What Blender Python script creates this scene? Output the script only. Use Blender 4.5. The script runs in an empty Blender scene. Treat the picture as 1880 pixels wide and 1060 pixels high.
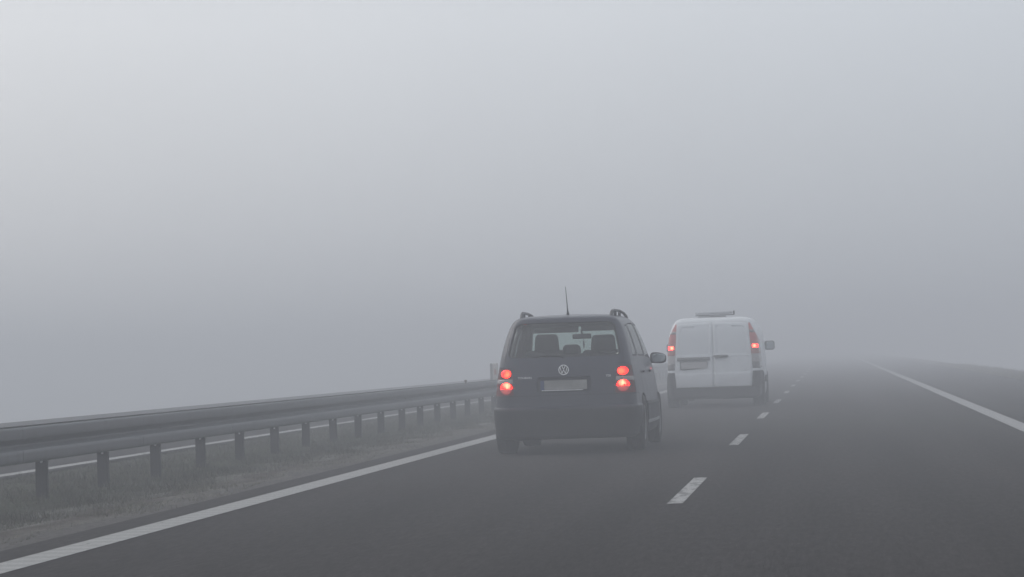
import bpy, bmesh, math, random
import numpy as np
from mathutils import Vector, Matrix
random.seed(7); rng = np.random.default_rng(7)
R = math.radians
S = bpy.context.scene
COL = S.collection

# ------------------------------------------------------------------ camera
CAM_H, YAW, PITCH, ROLL, FPX = 1.0895, 0.11394, 0.02486, 0.03224, 5093.4
cd = bpy.data.cameras.new('camera'); cam = bpy.data.objects.new('camera', cd); COL.objects.link(cam)
cd.sensor_width = 36; cd.sensor_fit = 'HORIZONTAL'; cd.lens = FPX / 1880 * 36
cd.clip_start = 0.1; cd.clip_end = 5000
fw = Vector((-math.sin(YAW) * math.cos(PITCH), math.cos(YAW) * math.cos(PITCH), math.sin(PITCH)))
rt = Vector((math.cos(YAW), math.sin(YAW), 0)); up = rt.cross(fw)
r2 = rt * math.cos(ROLL) - up * math.sin(ROLL); u2 = rt * math.sin(ROLL) + up * math.cos(ROLL)
m = Matrix((r2, u2, -fw)).transposed().to_4x4(); m.translation = (0, 0, CAM_H)
cam.matrix_world = m
S.camera = cam

# ------------------------------------------------------------------ world: pale overcast sky
w = bpy.data.worlds.new('World'); S.world = w; w.use_nodes = True
nt = w.node_tree; nt.nodes.clear()
N = nt.nodes.new; L = nt.links.new
SUN_EL, SUN_AZ = R(40), R(-60)          # sun behind the cloud, ahead and to the left
sky = N('ShaderNodeTexSky'); sky.sky_type = 'NISHITA'; sky.sun_disc = False
sky.sun_elevation = SUN_EL; sky.sun_rotation = SUN_AZ; sky.dust_density = 5
tc = N('ShaderNodeTexCoord'); sep = N('ShaderNodeSeparateXYZ'); L(tc.outputs['Generated'], sep.inputs[0])
ramp = N('ShaderNodeValToRGB'); L(sep.outputs[2], ramp.inputs[0])
SKY = [(0.0, (.46, .483, .515)), (0.025, (.53, .55, .58)), (0.05, (.582, .602, .633)), (0.12, (.70, .72, .75)),
       (0.30, (.70, .72, .75)), (1.0, (.72, .735, .76))]
el = ramp.color_ramp.elements
while len(el) < len(SKY): el.new(.5)
for e, (p, c) in zip(el, SKY): e.position = p; e.color = (*c, 1)
# brighter to the left, darker to the right (the cloud is thinner on the sun's side)
lr = N('ShaderNodeMath'); lr.operation = 'MULTIPLY_ADD'; L(sep.outputs[0], lr.inputs[0])
lr.inputs[1].default_value = -0.45; lr.inputs[2].default_value = 0.95
cl = N('ShaderNodeClamp'); L(lr.outputs[0], cl.inputs[0]); cl.inputs[1].default_value = .72; cl.inputs[2].default_value = 1.3
cn = N('ShaderNodeTexNoise'); cn.inputs['Scale'].default_value = 9; cn.inputs['Detail'].default_value = 3; L(tc.outputs['Generated'], cn.inputs['Vector'])
cm = N('ShaderNodeMapRange'); L(cn.outputs['Fac'], cm.inputs[0]); cm.inputs[3].default_value = .965; cm.inputs[4].default_value = 1.035
mu2 = N('ShaderNodeMath'); mu2.operation = 'MULTIPLY'; L(cl.outputs[0], mu2.inputs[0]); L(cm.outputs[0], mu2.inputs[1])
sc9 = N('ShaderNodeVectorMath'); sc9.operation = 'SCALE'; L(ramp.outputs[0], sc9.inputs[0]); L(mu2.outputs[0], sc9.inputs['Scale'])
tr_ = N('ShaderNodeMapRange'); L(sep.outputs[0], tr_.inputs[0]); tr_.inputs[1].default_value = -.35; tr_.inputs[2].default_value = .15
tm = N('ShaderNodeMix'); tm.data_type = 'RGBA'; L(tr_.outputs[0], tm.inputs[0]); tm.inputs[6].default_value = (1.0, .992, .985, 1); tm.inputs[7].default_value = (.95, .985, 1.025, 1)
sc1 = N('ShaderNodeVectorMath'); sc1.operation = 'MULTIPLY'; L(sc9.outputs[0], sc1.inputs[0]); L(tm.outputs[2], sc1.inputs[1])
sc0 = N('ShaderNodeVectorMath'); sc0.operation = 'SCALE'; L(sky.outputs[0], sc0.inputs[0]); sc0.inputs['Scale'].default_value = 0.008
ad = N('ShaderNodeVectorMath'); ad.operation = 'ADD'; L(sc1.outputs[0], ad.inputs[0]); L(sc0.outputs[0], ad.inputs[1])
bg = N('ShaderNodeBackground'); L(ad.outputs[0], bg.inputs[0]); bg.inputs[1].default_value = 1.0
wo = N('ShaderNodeOutputWorld'); L(bg.outputs[0], wo.inputs[0])

sl = bpy.data.lights.new('sun', 'SUN'); sl.energy = 0.5; sl.angle = R(35); sl.color = (1, .97, .93)
so = bpy.data.objects.new('sun', sl); COL.objects.link(so)
sd = Vector((math.sin(SUN_AZ) * math.cos(SUN_EL), math.cos(SUN_AZ) * math.cos(SUN_EL), math.sin(SUN_EL)))
so.rotation_euler = (-sd).to_track_quat('-Z', 'Y').to_euler(); so.location = sd * 60

vs = S.view_settings; S.display_settings.display_device = 'sRGB'
vs.view_transform = 'Standard'; vs.look = 'None'; vs.gamma = 1; vs.use_curve_mapping = False
vs.exposure = 0.0
S.cycles.max_bounces = 8; S.cycles.diffuse_bounces = 3; S.cycles.glossy_bounces = 3
S.cycles.transparent_max_bounces = 16; S.cycles.volume_bounces = 1
S.cycles.use_denoising = True

FOG_DENSITY = 0.0124

# ------------------------------------------------------------------ materials
def mat(name, col, rough=.6, metal=0, spec=.5, coat=0, noise=None, emit=None, es=0, bump=None):
    """noise=(scale, amount, detail) multiplies the colour; bump=(scale, strength, distance)"""
    M = bpy.data.materials.new(name); M.use_nodes = True
    t = M.node_tree; b = t.nodes['Principled BSDF']
    b.inputs['Base Color'].default_value = (*col, 1); b.inputs['Roughness'].default_value = rough
    b.inputs['Metallic'].default_value = metal; b.inputs['Specular IOR Level'].default_value = spec
    b.inputs['Coat Weight'].default_value = coat
    o = t.nodes.new('ShaderNodeTexCoord')
    if noise:
        n = t.nodes.new('ShaderNodeTexNoise'); n.inputs['Scale'].default_value = noise[0]
        n.inputs['Detail'].default_value = noise[2] if len(noise) > 2 else 4
        t.links.new(o.outputs['Object'], n.inputs['Vector'])
        mr = t.nodes.new('ShaderNodeMapRange'); mr.inputs[1].default_value = .25; mr.inputs[2].default_value = .75
        mr.inputs[3].default_value = 1 - noise[1]; mr.inputs[4].default_value = 1 + noise[1]
        t.links.new(n.outputs['Fac'], mr.inputs[0])
        s = t.nodes.new('ShaderNodeVectorMath'); s.operation = 'SCALE'; s.inputs[0].default_value = col
        t.links.new(mr.outputs[0], s.inputs['Scale']); t.links.new(s.outputs[0], b.inputs['Base Color'])
        m2 = t.nodes.new('ShaderNodeMapRange'); m2.inputs[3].default_value = max(0, rough - .12); m2.inputs[4].default_value = min(1, rough + .12)
        t.links.new(n.outputs['Fac'], m2.inputs[0]); t.links.new(m2.outputs[0], b.inputs['Roughness'])
    if bump:
        n = t.nodes.new('ShaderNodeTexNoise'); n.inputs['Scale'].default_value = bump[0]; n.inputs['Detail'].default_value = 3
        t.links.new(o.outputs['Object'], n.inputs['Vector'])
        bp = t.nodes.new('ShaderNodeBump'); bp.inputs['Strength'].default_value = bump[1]; bp.inputs['Distance'].default_value = bump[2]
        t.links.new(n.outputs['Fac'], bp.inputs['Height']); t.links.new(bp.outputs[0], b.inputs['Normal'])
    if emit:
        b.inputs['Emission Color'].default_value = (*emit, 1); b.inputs['Emission Strength'].default_value = es
    return M

def dirty_paint(name, col, dirt, z0, z1, rough=.35, coat=.6):
    """paint with road film that thickens towards the sills"""
    M = mat(name, col, rough, coat=coat)
    t = M.node_tree; b = t.nodes['Principled BSDF']; nn, ll = t.nodes.new, t.links.new
    o = nn('ShaderNodeTexCoord'); s = nn('ShaderNodeSeparateXYZ'); ll(o.outputs['Object'], s.inputs[0])
    mr = nn('ShaderNodeMapRange'); mr.inputs[1].default_value = z0; mr.inputs[2].default_value = z1
    mr.inputs[3].default_value = .75; mr.inputs[4].default_value = .12; ll(s.outputs[2], mr.inputs[0])
    n = nn('ShaderNodeTexNoise'); n.inputs['Scale'].default_value = 5; n.inputs['Detail'].default_value = 7; ll(o.outputs['Object'], n.inputs['Vector'])
    mm = nn('ShaderNodeMath'); mm.operation = 'MULTIPLY'; ll(mr.outputs[0], mm.inputs[0])
    n2 = nn('ShaderNodeMapRange'); n2.inputs[1].default_value = .3; n2.inputs[2].default_value = .7; n2.inputs[3].default_value = .45; n2.inputs[4].default_value = 1.1
    ll(n.outputs['Fac'], n2.inputs[0]); ll(n2.outputs[0], mm.inputs[1])
    mx = nn('ShaderNodeMix'); mx.data_type = 'RGBA'; ll(mm.outputs[0], mx.inputs[0])
    mx.inputs[6].default_value = (*col, 1); mx.inputs[7].default_value = (*dirt, 1)
    ll(mx.outputs[2], b.inputs['Base Color'])
    r = nn('ShaderNodeMapRange'); r.inputs[3].default_value = rough; r.inputs[4].default_value = .85
    ll(mm.outputs[0], r.inputs[0]); ll(r.outputs[0], b.inputs['Roughness'])
    return M

def glass(name, tint, reflect=.08, film=.0):
    M = bpy.data.materials.new(name); M.use_nodes = True
    t = M.node_tree; t.nodes.clear(); nn, ll = t.nodes.new, t.links.new
    tr = nn('ShaderNodeBsdfTransparent'); tr.inputs[0].default_value = (*tint, 1)
    gl = nn('ShaderNodeBsdfGlossy'); gl.inputs['Roughness'].default_value = .04; gl.inputs['Color'].default_value = (.9, .9, .9, 1)
    fr = nn('ShaderNodeFresnel'); fr.inputs[0].default_value = 1.45
    ma = nn('ShaderNodeMath'); ma.operation = 'MULTIPLY_ADD'; ll(fr.outputs[0], ma.inputs[0]); ma.inputs[1].default_value = .5; ma.inputs[2].default_value = reflect
    mx = nn('ShaderNodeMixShader'); ll(ma.outputs[0], mx.inputs[0]); ll(tr.outputs[0], mx.inputs[1]); ll(gl.outputs[0], mx.inputs[2])
    df = nn('ShaderNodeBsdfDiffuse'); df.inputs[0].default_value = (.3, .3, .3, 1)
    ns = nn('ShaderNodeTexNoise'); ns.inputs['Scale'].default_value = 6; ns.inputs['Detail'].default_value = 5
    o = nn('ShaderNodeTexCoord'); ll(o.outputs['Object'], ns.inputs['Vector'])
    m3 = nn('ShaderNodeMath'); m3.operation = 'MULTIPLY'; ll(ns.outputs['Fac'], m3.inputs[0]); m3.inputs[1].default_value = film * 2
    m2 = nn('ShaderNodeMixShader'); ll(m3.outputs[0], m2.inputs[0]); ll(mx.outputs[0], m2.inputs[1]); ll(df.outputs[0], m2.inputs[2])
    out = nn('ShaderNodeOutputMaterial'); ll(m2.outputs[0], out.inputs[0])
    return M

def lamp_mat(name, base, hot, cold, strength, scale, center, radius):
    """lit lens: hot near the bulb, redder at the rim, broken by the reflector's facets"""
    M = mat(name, base, .25, coat=.5)
    t = M.node_tree; b = t.nodes['Principled BSDF']; nn, ll = t.nodes.new, t.links.new
    o = nn('ShaderNodeTexCoord'); d = nn('ShaderNodeVectorMath'); d.operation = 'DISTANCE'
    ll(o.outputs['Object'], d.inputs[0]); d.inputs[1].default_value = center
    wv = nn('ShaderNodeTexNoise'); wv.inputs['Scale'].default_value = scale; wv.inputs['Detail'].default_value = 1
    mp = nn('ShaderNodeMapping'); mp.inputs['Scale'].default_value = (2.2, 1, .7)
    ll(o.outputs['Object'], mp.inputs[0]); ll(mp.outputs[0], wv.inputs['Vector'])
    ad_ = nn('ShaderNodeMath'); ad_.operation = 'MULTIPLY_ADD'; ll(wv.outputs['Fac'], ad_.inputs[0]); ad_.inputs[1].default_value = radius * .9
    ll(d.outputs['Value'], ad_.inputs[2])
    mr = nn('ShaderNodeMapRange'); mr.inputs[1].default_value = radius * .72; mr.inputs[2].default_value = radius * 1.5
    mr.inputs[3].default_value = 1; mr.inputs[4].default_value = 0; ll(ad_.outputs[0], mr.inputs[0])
    mx = nn('ShaderNodeMix'); mx.data_type = 'RGBA'; ll(mr.outputs[0], mx.inputs[0])
    mx.inputs[6].default_value = (*cold, 1); mx.inputs[7].default_value = (*hot, 1)
    ll(mx.outputs[2], b.inputs['Emission Color']); b.inputs['Emission Strength'].default_value = strength
    return M

# ------------------------------------------------------------------ object helpers
def tag(o, label=None, cat=None, group=None, kind=None):
    if label: o['label'] = label
    if cat: o['category'] = cat
    if group: o['group'] = group
    if kind: o['kind'] = kind
    return o

def link(name, me, material=None, parent=None):
    o = bpy.data.objects.new(name, me); COL.objects.link(o)
    if material: me.materials.append(material)
    if parent: o.parent = parent
    return o

def obj(name, bm, material=None, parent=None, smooth=False, mats=None):
    me = bpy.data.meshes.new(name); bm.to_mesh(me); bm.free()
    if smooth:
        for p in me.polygons: p.use_smooth = True
        me.set_sharp_from_angle(angle=R(38))
    o = link(name, me, material, parent)
    if mats:
        for q in mats: me.materials.append(q)
    return o

def empty(name, loc, label, cat, group=None):
    o = bpy.data.objects.new(name, None); COL.objects.link(o); o.location = loc
    o.empty_display_size = .2
    return tag(o, label, cat, group)

def box(bm, c, s, bev=0, rot=None, seg=2):
    """box of size s centred on c"""
    r = bmesh.ops.create_cube(bm, size=1)
    vs_ = r['verts']
    bmesh.ops.scale(bm, vec=s, verts=vs_)
    if bev:
        es = list({e for v in vs_ for e in v.link_edges})
        g = bmesh.ops.bevel(bm, geom=es, offset=bev, segments=seg, affect='EDGES', profile=.5)
        vs_ = list({v for f in g['faces'] for v in f.verts} | {v for v in vs_ if v.is_valid})
        seen = set(vs_); st = list(vs_)
        while st:
            v = st.pop()
            for e in v.link_edges:
                q = e.other_vert(v)
                if q not in seen: seen.add(q); st.append(q)
        vs_ = list(seen)
    if rot: bmesh.ops.rotate(bm, cent=(0, 0, 0), matrix=rot, verts=vs_)
    bmesh.ops.translate(bm, vec=c, verts=vs_)
    return vs_

def lathe(bm, prof, axis='X', n=40, c=(0, 0, 0)):
    """prof: list of (radius, offset along axis)"""
    rings = []
    for (r, a) in prof:
        ring = []
        for i in range(n):
            t = 2 * math.pi * i / n
            p = (a, r * math.cos(t), r * math.sin(t)) if axis == 'X' else ((r * math.cos(t), a, r * math.sin(t)) if axis == 'Y' else (r * math.cos(t), r * math.sin(t), a))
            ring.append(bm.verts.new(Vector(p) + Vector(c)))
        rings.append(ring)
    for A, B in zip(rings, rings[1:]):
        for i in range(n):
            bm.faces.new((A[i], A[(i + 1) % n], B[(i + 1) % n], B[i]))
    for ring in (rings[0], rings[-1]): bm.faces.new(ring)
    bmesh.ops.recalc_face_normals(bm, faces=bm.faces)

def tube(bm, pts, rad, n=8):
    pts = [Vector(p) for p in pts]; rings = []
    for i, p in enumerate(pts):
        a = pts[max(0, i - 1)]; b = pts[min(len(pts) - 1, i + 1)]
        d = (b - a).normalized(); u = d.cross(Vector((0, 0, 1)))
        if u.length < .01: u = d.cross(Vector((0, 1, 0)))
        u.normalize(); v = d.cross(u)
        r = rad[i] if isinstance(rad, (list, tuple)) else rad
        rings.append([bm.verts.new(p + (u * math.cos(2 * math.pi * k / n) + v * math.sin(2 * math.pi * k / n)) * r) for k in range(n)])
    for A, B in zip(rings, rings[1:]):
        for k in range(n): bm.faces.new((A[k], A[(k + 1) % n], B[(k + 1) % n], B[k]))
    bm.faces.new(rings[0]); bm.faces.new(rings[-1][::-1])
    bmesh.ops.recalc_face_normals(bm, faces=bm.faces)

def interp(tab, z):
    """monotone-ish cubic through a table of (z, values...)"""
    zs = [t[0] for t in tab]
    out = []
    for k in range(1, len(tab[0])):
        ys = [t[k] for t in tab]
        h = np.diff(zs); d = np.diff(ys) / h; mm = [d[0]]
        for i in range(1, len(zs) - 1):
            mm.append(0 if d[i - 1] * d[i] <= 0 else 2 * d[i - 1] * d[i] / (d[i - 1] + d[i]))
        mm.append(d[-1])
        i = int(np.clip(np.searchsorted(zs, z) - 1, 0, len(zs) - 2)); t = (z - zs[i]) / h[i]
        v = (2*t**3-3*t**2+1)*ys[i] + (t**3-2*t**2+t)*h[i]*mm[i] + (-2*t**3+3*t**2)*ys[i+1] + (t**3-t**2)*h[i]*mm[i+1]
        out.append(float(v))
    return out

def shell(tab, levels, length, barrel, bow, fbow=.3):
    """tab rows: z, half width, rear y, front y, rear radius, front radius -> closed body surface"""
    bm = bmesh.new(); loops = []
    for z in levels:
        w_, y0, y1, rr, rf = interp(tab, z)
        half = []
        n = 14
        for i in range(n):
            x = (w_ - rr) * i / n; half.append((x, y0 + bow * (x / w_) ** 2))
        yb = y0 + bow * ((w_ - rr) / w_) ** 2
        for i in range(9):
            a = math.pi / 2 * i / 8; half.append((w_ - rr + rr * math.sin(a), yb + rr * (1 - math.cos(a))))
        ys = yb + rr; ye = y1 - rf - fbow * w_ * .5
        for i in range(1, 34):
            half.append((w_, ys + (ye - ys) * i / 34))
        for i in range(9):
            a = math.pi / 2 * i / 8; half.append((w_ - rf + rf * math.cos(a), ye + rf * math.sin(a)))
        yf = ye + rf
        for i in range(1, 11):
            x = (w_ - rf) * (1 - i / 10); half.append((x, y1 - (y1 - yf) * (x / max(w_ - rf, .01)) ** 2))
        pts = []
        for (x, y) in half:
            k = 1 + barrel * max(0, 1 - ((y - length / 2) / (length / 2)) ** 2)
            pts.append((x * k, y))
        full = [(-x, y) for (x, y) in pts[1:-1]][::-1]
        loops.append([bm.verts.new((x, y, z)) for (x, y) in pts + full])
    for A, B in zip(loops, loops[1:]):
        n = len(A)
        for i in range(n): bm.faces.new((A[i], A[(i + 1) % n], B[(i + 1) % n], B[i]))
    # cap the roof with shrinking rings
    top = loops[-1]
    c = Vector((0, sum(v.co.y for v in top) / len(top), top[0].co.z))
    prev = top
    for k, dz in ((.66, .006), (.33, .010)):
        ring = [bm.verts.new(Vector((c.x + (v.co.x - c.x) * k, c.y + (v.co.y - c.y) * k, c.z + dz))) for v in top]
        for i in range(len(top)): bm.faces.new((prev[i], prev[(i + 1) % len(top)], ring[(i + 1) % len(top)], ring[i]))
        prev = ring
    cv = bm.verts.new(c + Vector((0, 0, .012)))
    for i in range(len(prev)): bm.faces.new((prev[i], prev[(i + 1) % len(prev)], cv))
    bm.faces.new(loops[0][::-1])
    bmesh.ops.recalc_face_normals(bm, faces=bm.faces)
    bm.normal_update()
    return bm

def rounded(poly, r, n=4):
    """round the corners of a convex polygon"""
    out = []; P = [Vector((p[0], p[1])) for p in poly]; k = len(P)
    for i in range(k):
        a, b, c = P[i - 1], P[i], P[(i + 1) % k]
        u = (a - b); v = (c - b); rr = min(r, u.length * .45, v.length * .45)
        p0 = b + u.normalized() * rr; p1 = b + v.normalized() * rr
        for j in range(n + 1):
            t = j / n
            q = p0 * (1 - t) ** 2 + b * 2 * t * (1 - t) + p1 * t ** 2
            out.append((q.x, q.y))
    return out

def ellipse(cx, cz, rx, rz, n=20, a0=0, a1=2 * math.pi):
    return [(cx + rx * math.cos(a0 + (a1 - a0) * i / n), cz + rz * math.sin(a0 + (a1 - a0) * i / n)) for i in range(n if a1 - a0 > 6 else n + 1)]

def grow(poly, d):
    c = Vector((sum(p[0] for p in poly) / len(poly), sum(p[1] for p in poly) / len(poly)))
    return [tuple(Vector(p) + (Vector(p) - c).normalized() * d) for p in poly]

def cut(bm, poly, plane, filt):
    """cut a convex outline (given in the x-z or y-z plane) into the surface; returns the faces inside it"""
    ax = 0 if plane == 'XZ' else 1
    area = sum(poly[i - 1][0] * poly[i][1] - poly[i][0] * poly[i - 1][1] for i in range(len(poly)))
    if area < 0: poly = poly[::-1]
    u0, u1 = min(p[0] for p in poly), max(p[0] for p in poly); v0, v1 = min(p[1] for p in poly), max(p[1] for p in poly)
    def cand():
        fs = []
        for f in bm.faces:
            if not filt(f): continue
            us = [v.co[ax] for v in f.verts]; ws = [v.co.z for v in f.verts]
            if max(us) < u0 - 1e-5 or min(us) > u1 + 1e-5 or max(ws) < v0 - 1e-5 or min(ws) > v1 + 1e-5: continue
            fs.append(f)
        return fs
    for i in range(len(poly)):
        a, b = poly[i], poly[(i + 1) % len(poly)]
        du, dv = b[0] - a[0], b[1] - a[1]
        if math.hypot(du, dv) < 1e-6: continue
        no = Vector((dv, 0, -du)) if ax == 0 else Vector((0, dv, -du))
        co = Vector((a[0], 0, a[1])) if ax == 0 else Vector((0, a[0], a[1]))
        e0, e1 = min(a[0], b[0]) - .02, max(a[0], b[0]) + .02; g0, g1 = min(a[1], b[1]) - .02, max(a[1], b[1]) + .02
        fs = []
        for f in cand():
            us = [v.co[ax] for v in f.verts]; ws = [v.co.z for v in f.verts]
            if max(us) < e0 or min(us) > e1 or max(ws) < g0 or min(ws) > g1: continue
            fs.append(f)
        if not fs: continue
        geom = fs + list({e for f in fs for e in f.edges}) + list({v for f in fs for v in f.verts})
        bmesh.ops.bisect_plane(bm, geom=geom, dist=1e-6, plane_co=co, plane_no=no)
    def inside(p):
        for i in range(len(poly)):
            a, b = poly[i], poly[(i + 1) % len(poly)]
            if (b[0] - a[0]) * (p.z - a[1]) - (b[1] - a[1]) * (p[ax] - a[0]) < -1e-6: return False
        return True
    return [f for f in cand() if inside(f.calc_center_median())]

def take(bm, faces, name, material, parent, push=0, thick=.004, remove=True, smooth=True):
    """turn faces of the body surface into a part of their own, pushed out along the surface and given thickness"""
    nb = bmesh.new(); mp = {}
    for f in faces:
        for v in f.verts:
            if v not in mp: mp[v] = nb.verts.new(v.co + v.normal * push)
    for f in faces:
        try: nb.faces.new([mp[v] for v in f.verts])
        except ValueError: pass
    nb.normal_update()
    o = obj(name, nb, material, parent, smooth=smooth)
    if thick:
        md = o.modifiers.new('thickness', 'SOLIDIFY'); md.thickness = thick; md.offset = -1
    if remove:
        bmesh.ops.delete(bm, geom=faces, context='FACES')
    return o

def seam(bm, poly, plane, filt, width, depth, idx):
    """groove along an outline: a narrow ring of faces gets the seam material"""
    outer = cut(bm, poly, plane, filt)
    inner_poly = grow(poly, -width)
    inner = set(cut(bm, inner_poly, plane, filt))
    outer = cut(bm, poly, plane, filt)
    for f in outer:
        if f not in inner: f.material_index = idx

def text_mesh(name, s, size, material, parent, loc, extrude=.002, sx=1.0, rot=(R(90), 0, 0)):
    c = bpy.data.curves.new(name, 'FONT'); c.body = s; c.size = size; c.extrude = extrude; c.align_x = 'CENTER'
    c.resolution_u = 3
    t = bpy.data.objects.new(name + '_curve', c); COL.objects.link(t)
    dg = bpy.context.evaluated_depsgraph_get(); dg.update()
    me = bpy.data.meshes.new_from_object(t.evaluated_get(dg)); me.name = name
    bpy.data.objects.remove(t, do_unlink=True); bpy.data.curves.remove(c)
    me.materials.clear()
    o = link(name, me, material, parent); o.location = loc; o.rotation_euler = rot; o.scale = (sx, 1, 1)
    return o

# ------------------------------------------------------------------ ground and roads
def strip(name, x0, x1, y0, y1, z, material, parent=None, ny=1):
    bm = bmesh.new()
    for i in range(ny):
        a = y0 + (y1 - y0) * i / ny; b = y0 + (y1 - y0) * (i + 1) / ny
        bm.faces.new([bm.verts.new(p) for p in ((x0, a, z), (x1, a, z), (x1, b, z), (x0, b, z))])
    bmesh.ops.remove_doubles(bm, verts=bm.verts, dist=1e-5)
    o = obj(name, bm, material, parent)
    return o

def asphalt_mat(name, base):
    M = mat(name, base, .95, spec=.08)
    t = M.node_tree; b = t.nodes['Principled BSDF']; nn, ll = t.nodes.new, t.links.new
    o = nn('ShaderNodeTexCoord')
    mg = nn('ShaderNodeMapping'); mg.inputs['Scale'].default_value = (1, .13, 1); ll(o.outputs['Object'], mg.inputs[0])
    g = nn('ShaderNodeTexNoise'); g.inputs['Scale'].default_value = 26; g.inputs['Detail'].default_value = 4; g.inputs['Roughness'].default_value = .85
    ll(mg.outputs[0], g.inputs['Vector'])
    g1 = nn('ShaderNodeMapRange'); g1.inputs[1].default_value = .3; g1.inputs[2].default_value = .72; g1.inputs[3].default_value = .2; g1.inputs[4].default_value = 1.85
    ll(g.outputs['Fac'], g1.inputs[0])
    # patches and long tracks worn by tyres
    mp = nn('ShaderNodeMapping'); mp.inputs['Scale'].default_value = (1.3, .045, 1); ll(o.outputs['Object'], mp.inputs[0])
    k = nn('ShaderNodeTexNoise'); k.inputs['Scale'].default_value = 1.3; k.inputs['Detail'].default_value = 5; ll(mp.outputs[0], k.inputs['Vector'])
    k1 = nn('ShaderNodeMapRange'); k1.inputs[1].default_value = .3; k1.inputs[2].default_value = .7; k1.inputs[3].default_value = .72; k1.inputs[4].default_value = 1.28
    ll(k.outputs['Fac'], k1.inputs[0])
    q = nn('ShaderNodeTexVoronoi'); q.inputs['Scale'].default_value = 22; ll(mg.outputs[0], q.inputs['Vector'])
    q1 = nn('ShaderNodeMapRange'); q1.inputs[1].default_value = .0; q1.inputs[2].default_value = .16; q1.inputs[3].default_value = 2.6; q1.inputs[4].default_value = 1
    q1.clamp = True; ll(q.outputs['Distance'], q1.inputs[0])
    m1 = nn('ShaderNodeMath'); m1.operation = 'MULTIPLY'; ll(g1.outputs[0], m1.inputs[0]); ll(k1.outputs[0], m1.inputs[1])
    m2 = nn('ShaderNodeMath'); m2.operation = 'MULTIPLY'; ll(m1.outputs[0], m2.inputs[0]); ll(q1.outputs[0], m2.inputs[1])
    s = nn('ShaderNodeVectorMath'); s.operation = 'SCALE'; s.inputs[0].default_value = base; ll(m2.outputs[0], s.inputs['Scale'])
    ll(s.outputs[0], b.inputs['Base Color'])
    bp = nn('ShaderNodeBump'); bp.inputs['Strength'].default_value = .5; bp.inputs['Distance'].default_value = .006
    ll(g.outputs['Fac'], bp.inputs['Height']); ll(bp.outputs[0], b.inputs['Normal'])
    return M

def marking_mat(name, base, wear, ribs=False):
    M = mat(name, base, .7)
    t = M.node_tree; b = t.nodes['Principled BSDF']; nn, ll = t.nodes.new, t.links.new
    o = nn('ShaderNodeTexCoord')
    a = nn('ShaderNodeTexNoise'); a.inputs['Scale'].default_value = 3.2; a.inputs['Detail'].default_value = 6; a.inputs['Roughness'].default_value = .62
    mp = nn('ShaderNodeMapping'); mp.inputs['Scale'].default_value = (4.5, 1.0, 1); ll(o.outputs['Object'], mp.inputs[0]); ll(mp.outputs[0], a.inputs['Vector'])
    r = nn('ShaderNodeMapRange'); r.inputs[1].default_value = wear - .045; r.inputs[2].default_value = wear + .02; ll(a.outputs['Fac'], r.inputs[0])
    r.inputs[3].default_value = 0; r.inputs[4].default_value = .8
    f = nn('ShaderNodeTexNoise'); f.inputs['Scale'].default_value = 28; f.inputs['Detail'].default_value = 5; ll(o.outputs['Object'], f.inputs['Vector'])
    f1 = nn('ShaderNodeMapRange'); f1.inputs[1].default_value = .3; f1.inputs[2].default_value = .7; f1.inputs[3].default_value = .78; f1.inputs[4].default_value = 1.1; ll(f.outputs['Fac'], f1.inputs[0])
    s = nn('ShaderNodeVectorMath'); s.operation = 'SCALE'; s.inputs[0].default_value = base; ll(f1.outputs[0], s.inputs['Scale'])
    last = s.outputs[0]
    if ribs:   # raised drops of thermoplastic in cross rows
        sp = nn('ShaderNodeSeparateXYZ'); ll(o.outputs['Object'], sp.inputs[0])
        w1 = nn('ShaderNodeMath'); w1.operation = 'MULTIPLY'; ll(sp.outputs[1], w1.inputs[0]); w1.inputs[1].default_value = 2 * math.pi / .32
        w2 = nn('ShaderNodeMath'); w2.operation = 'SINE'; ll(w1.outputs[0], w2.inputs[0])
        w3 = nn('ShaderNodeMapRange'); w3.inputs[1].default_value = -1; w3.inputs[2].default_value = 1; w3.inputs[3].default_value = .86; w3.inputs[4].default_value = 1.05; ll(w2.outputs[0], w3.inputs[0])
        s2 = nn('ShaderNodeVectorMath'); s2.operation = 'SCALE'; ll(last, s2.inputs[0]); ll(w3.outputs[0], s2.inputs['Scale']); last = s2.outputs[0]
        bp = nn('ShaderNodeBump'); bp.inputs['Distance'].default_value = .01; ll(w2.outputs[0], bp.inputs['Height']); ll(bp.outputs[0], b.inputs['Normal'])
    mx = nn('ShaderNodeMix'); mx.data_type = 'RGBA'; ll(r.outputs[0], mx.inputs[0]); ll(last, mx.inputs[6]); mx.inputs[7].default_value = (.07, .07, .068, 1)
    ll(mx.outputs[2], b.inputs['Base Color'])
    return M

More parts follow.
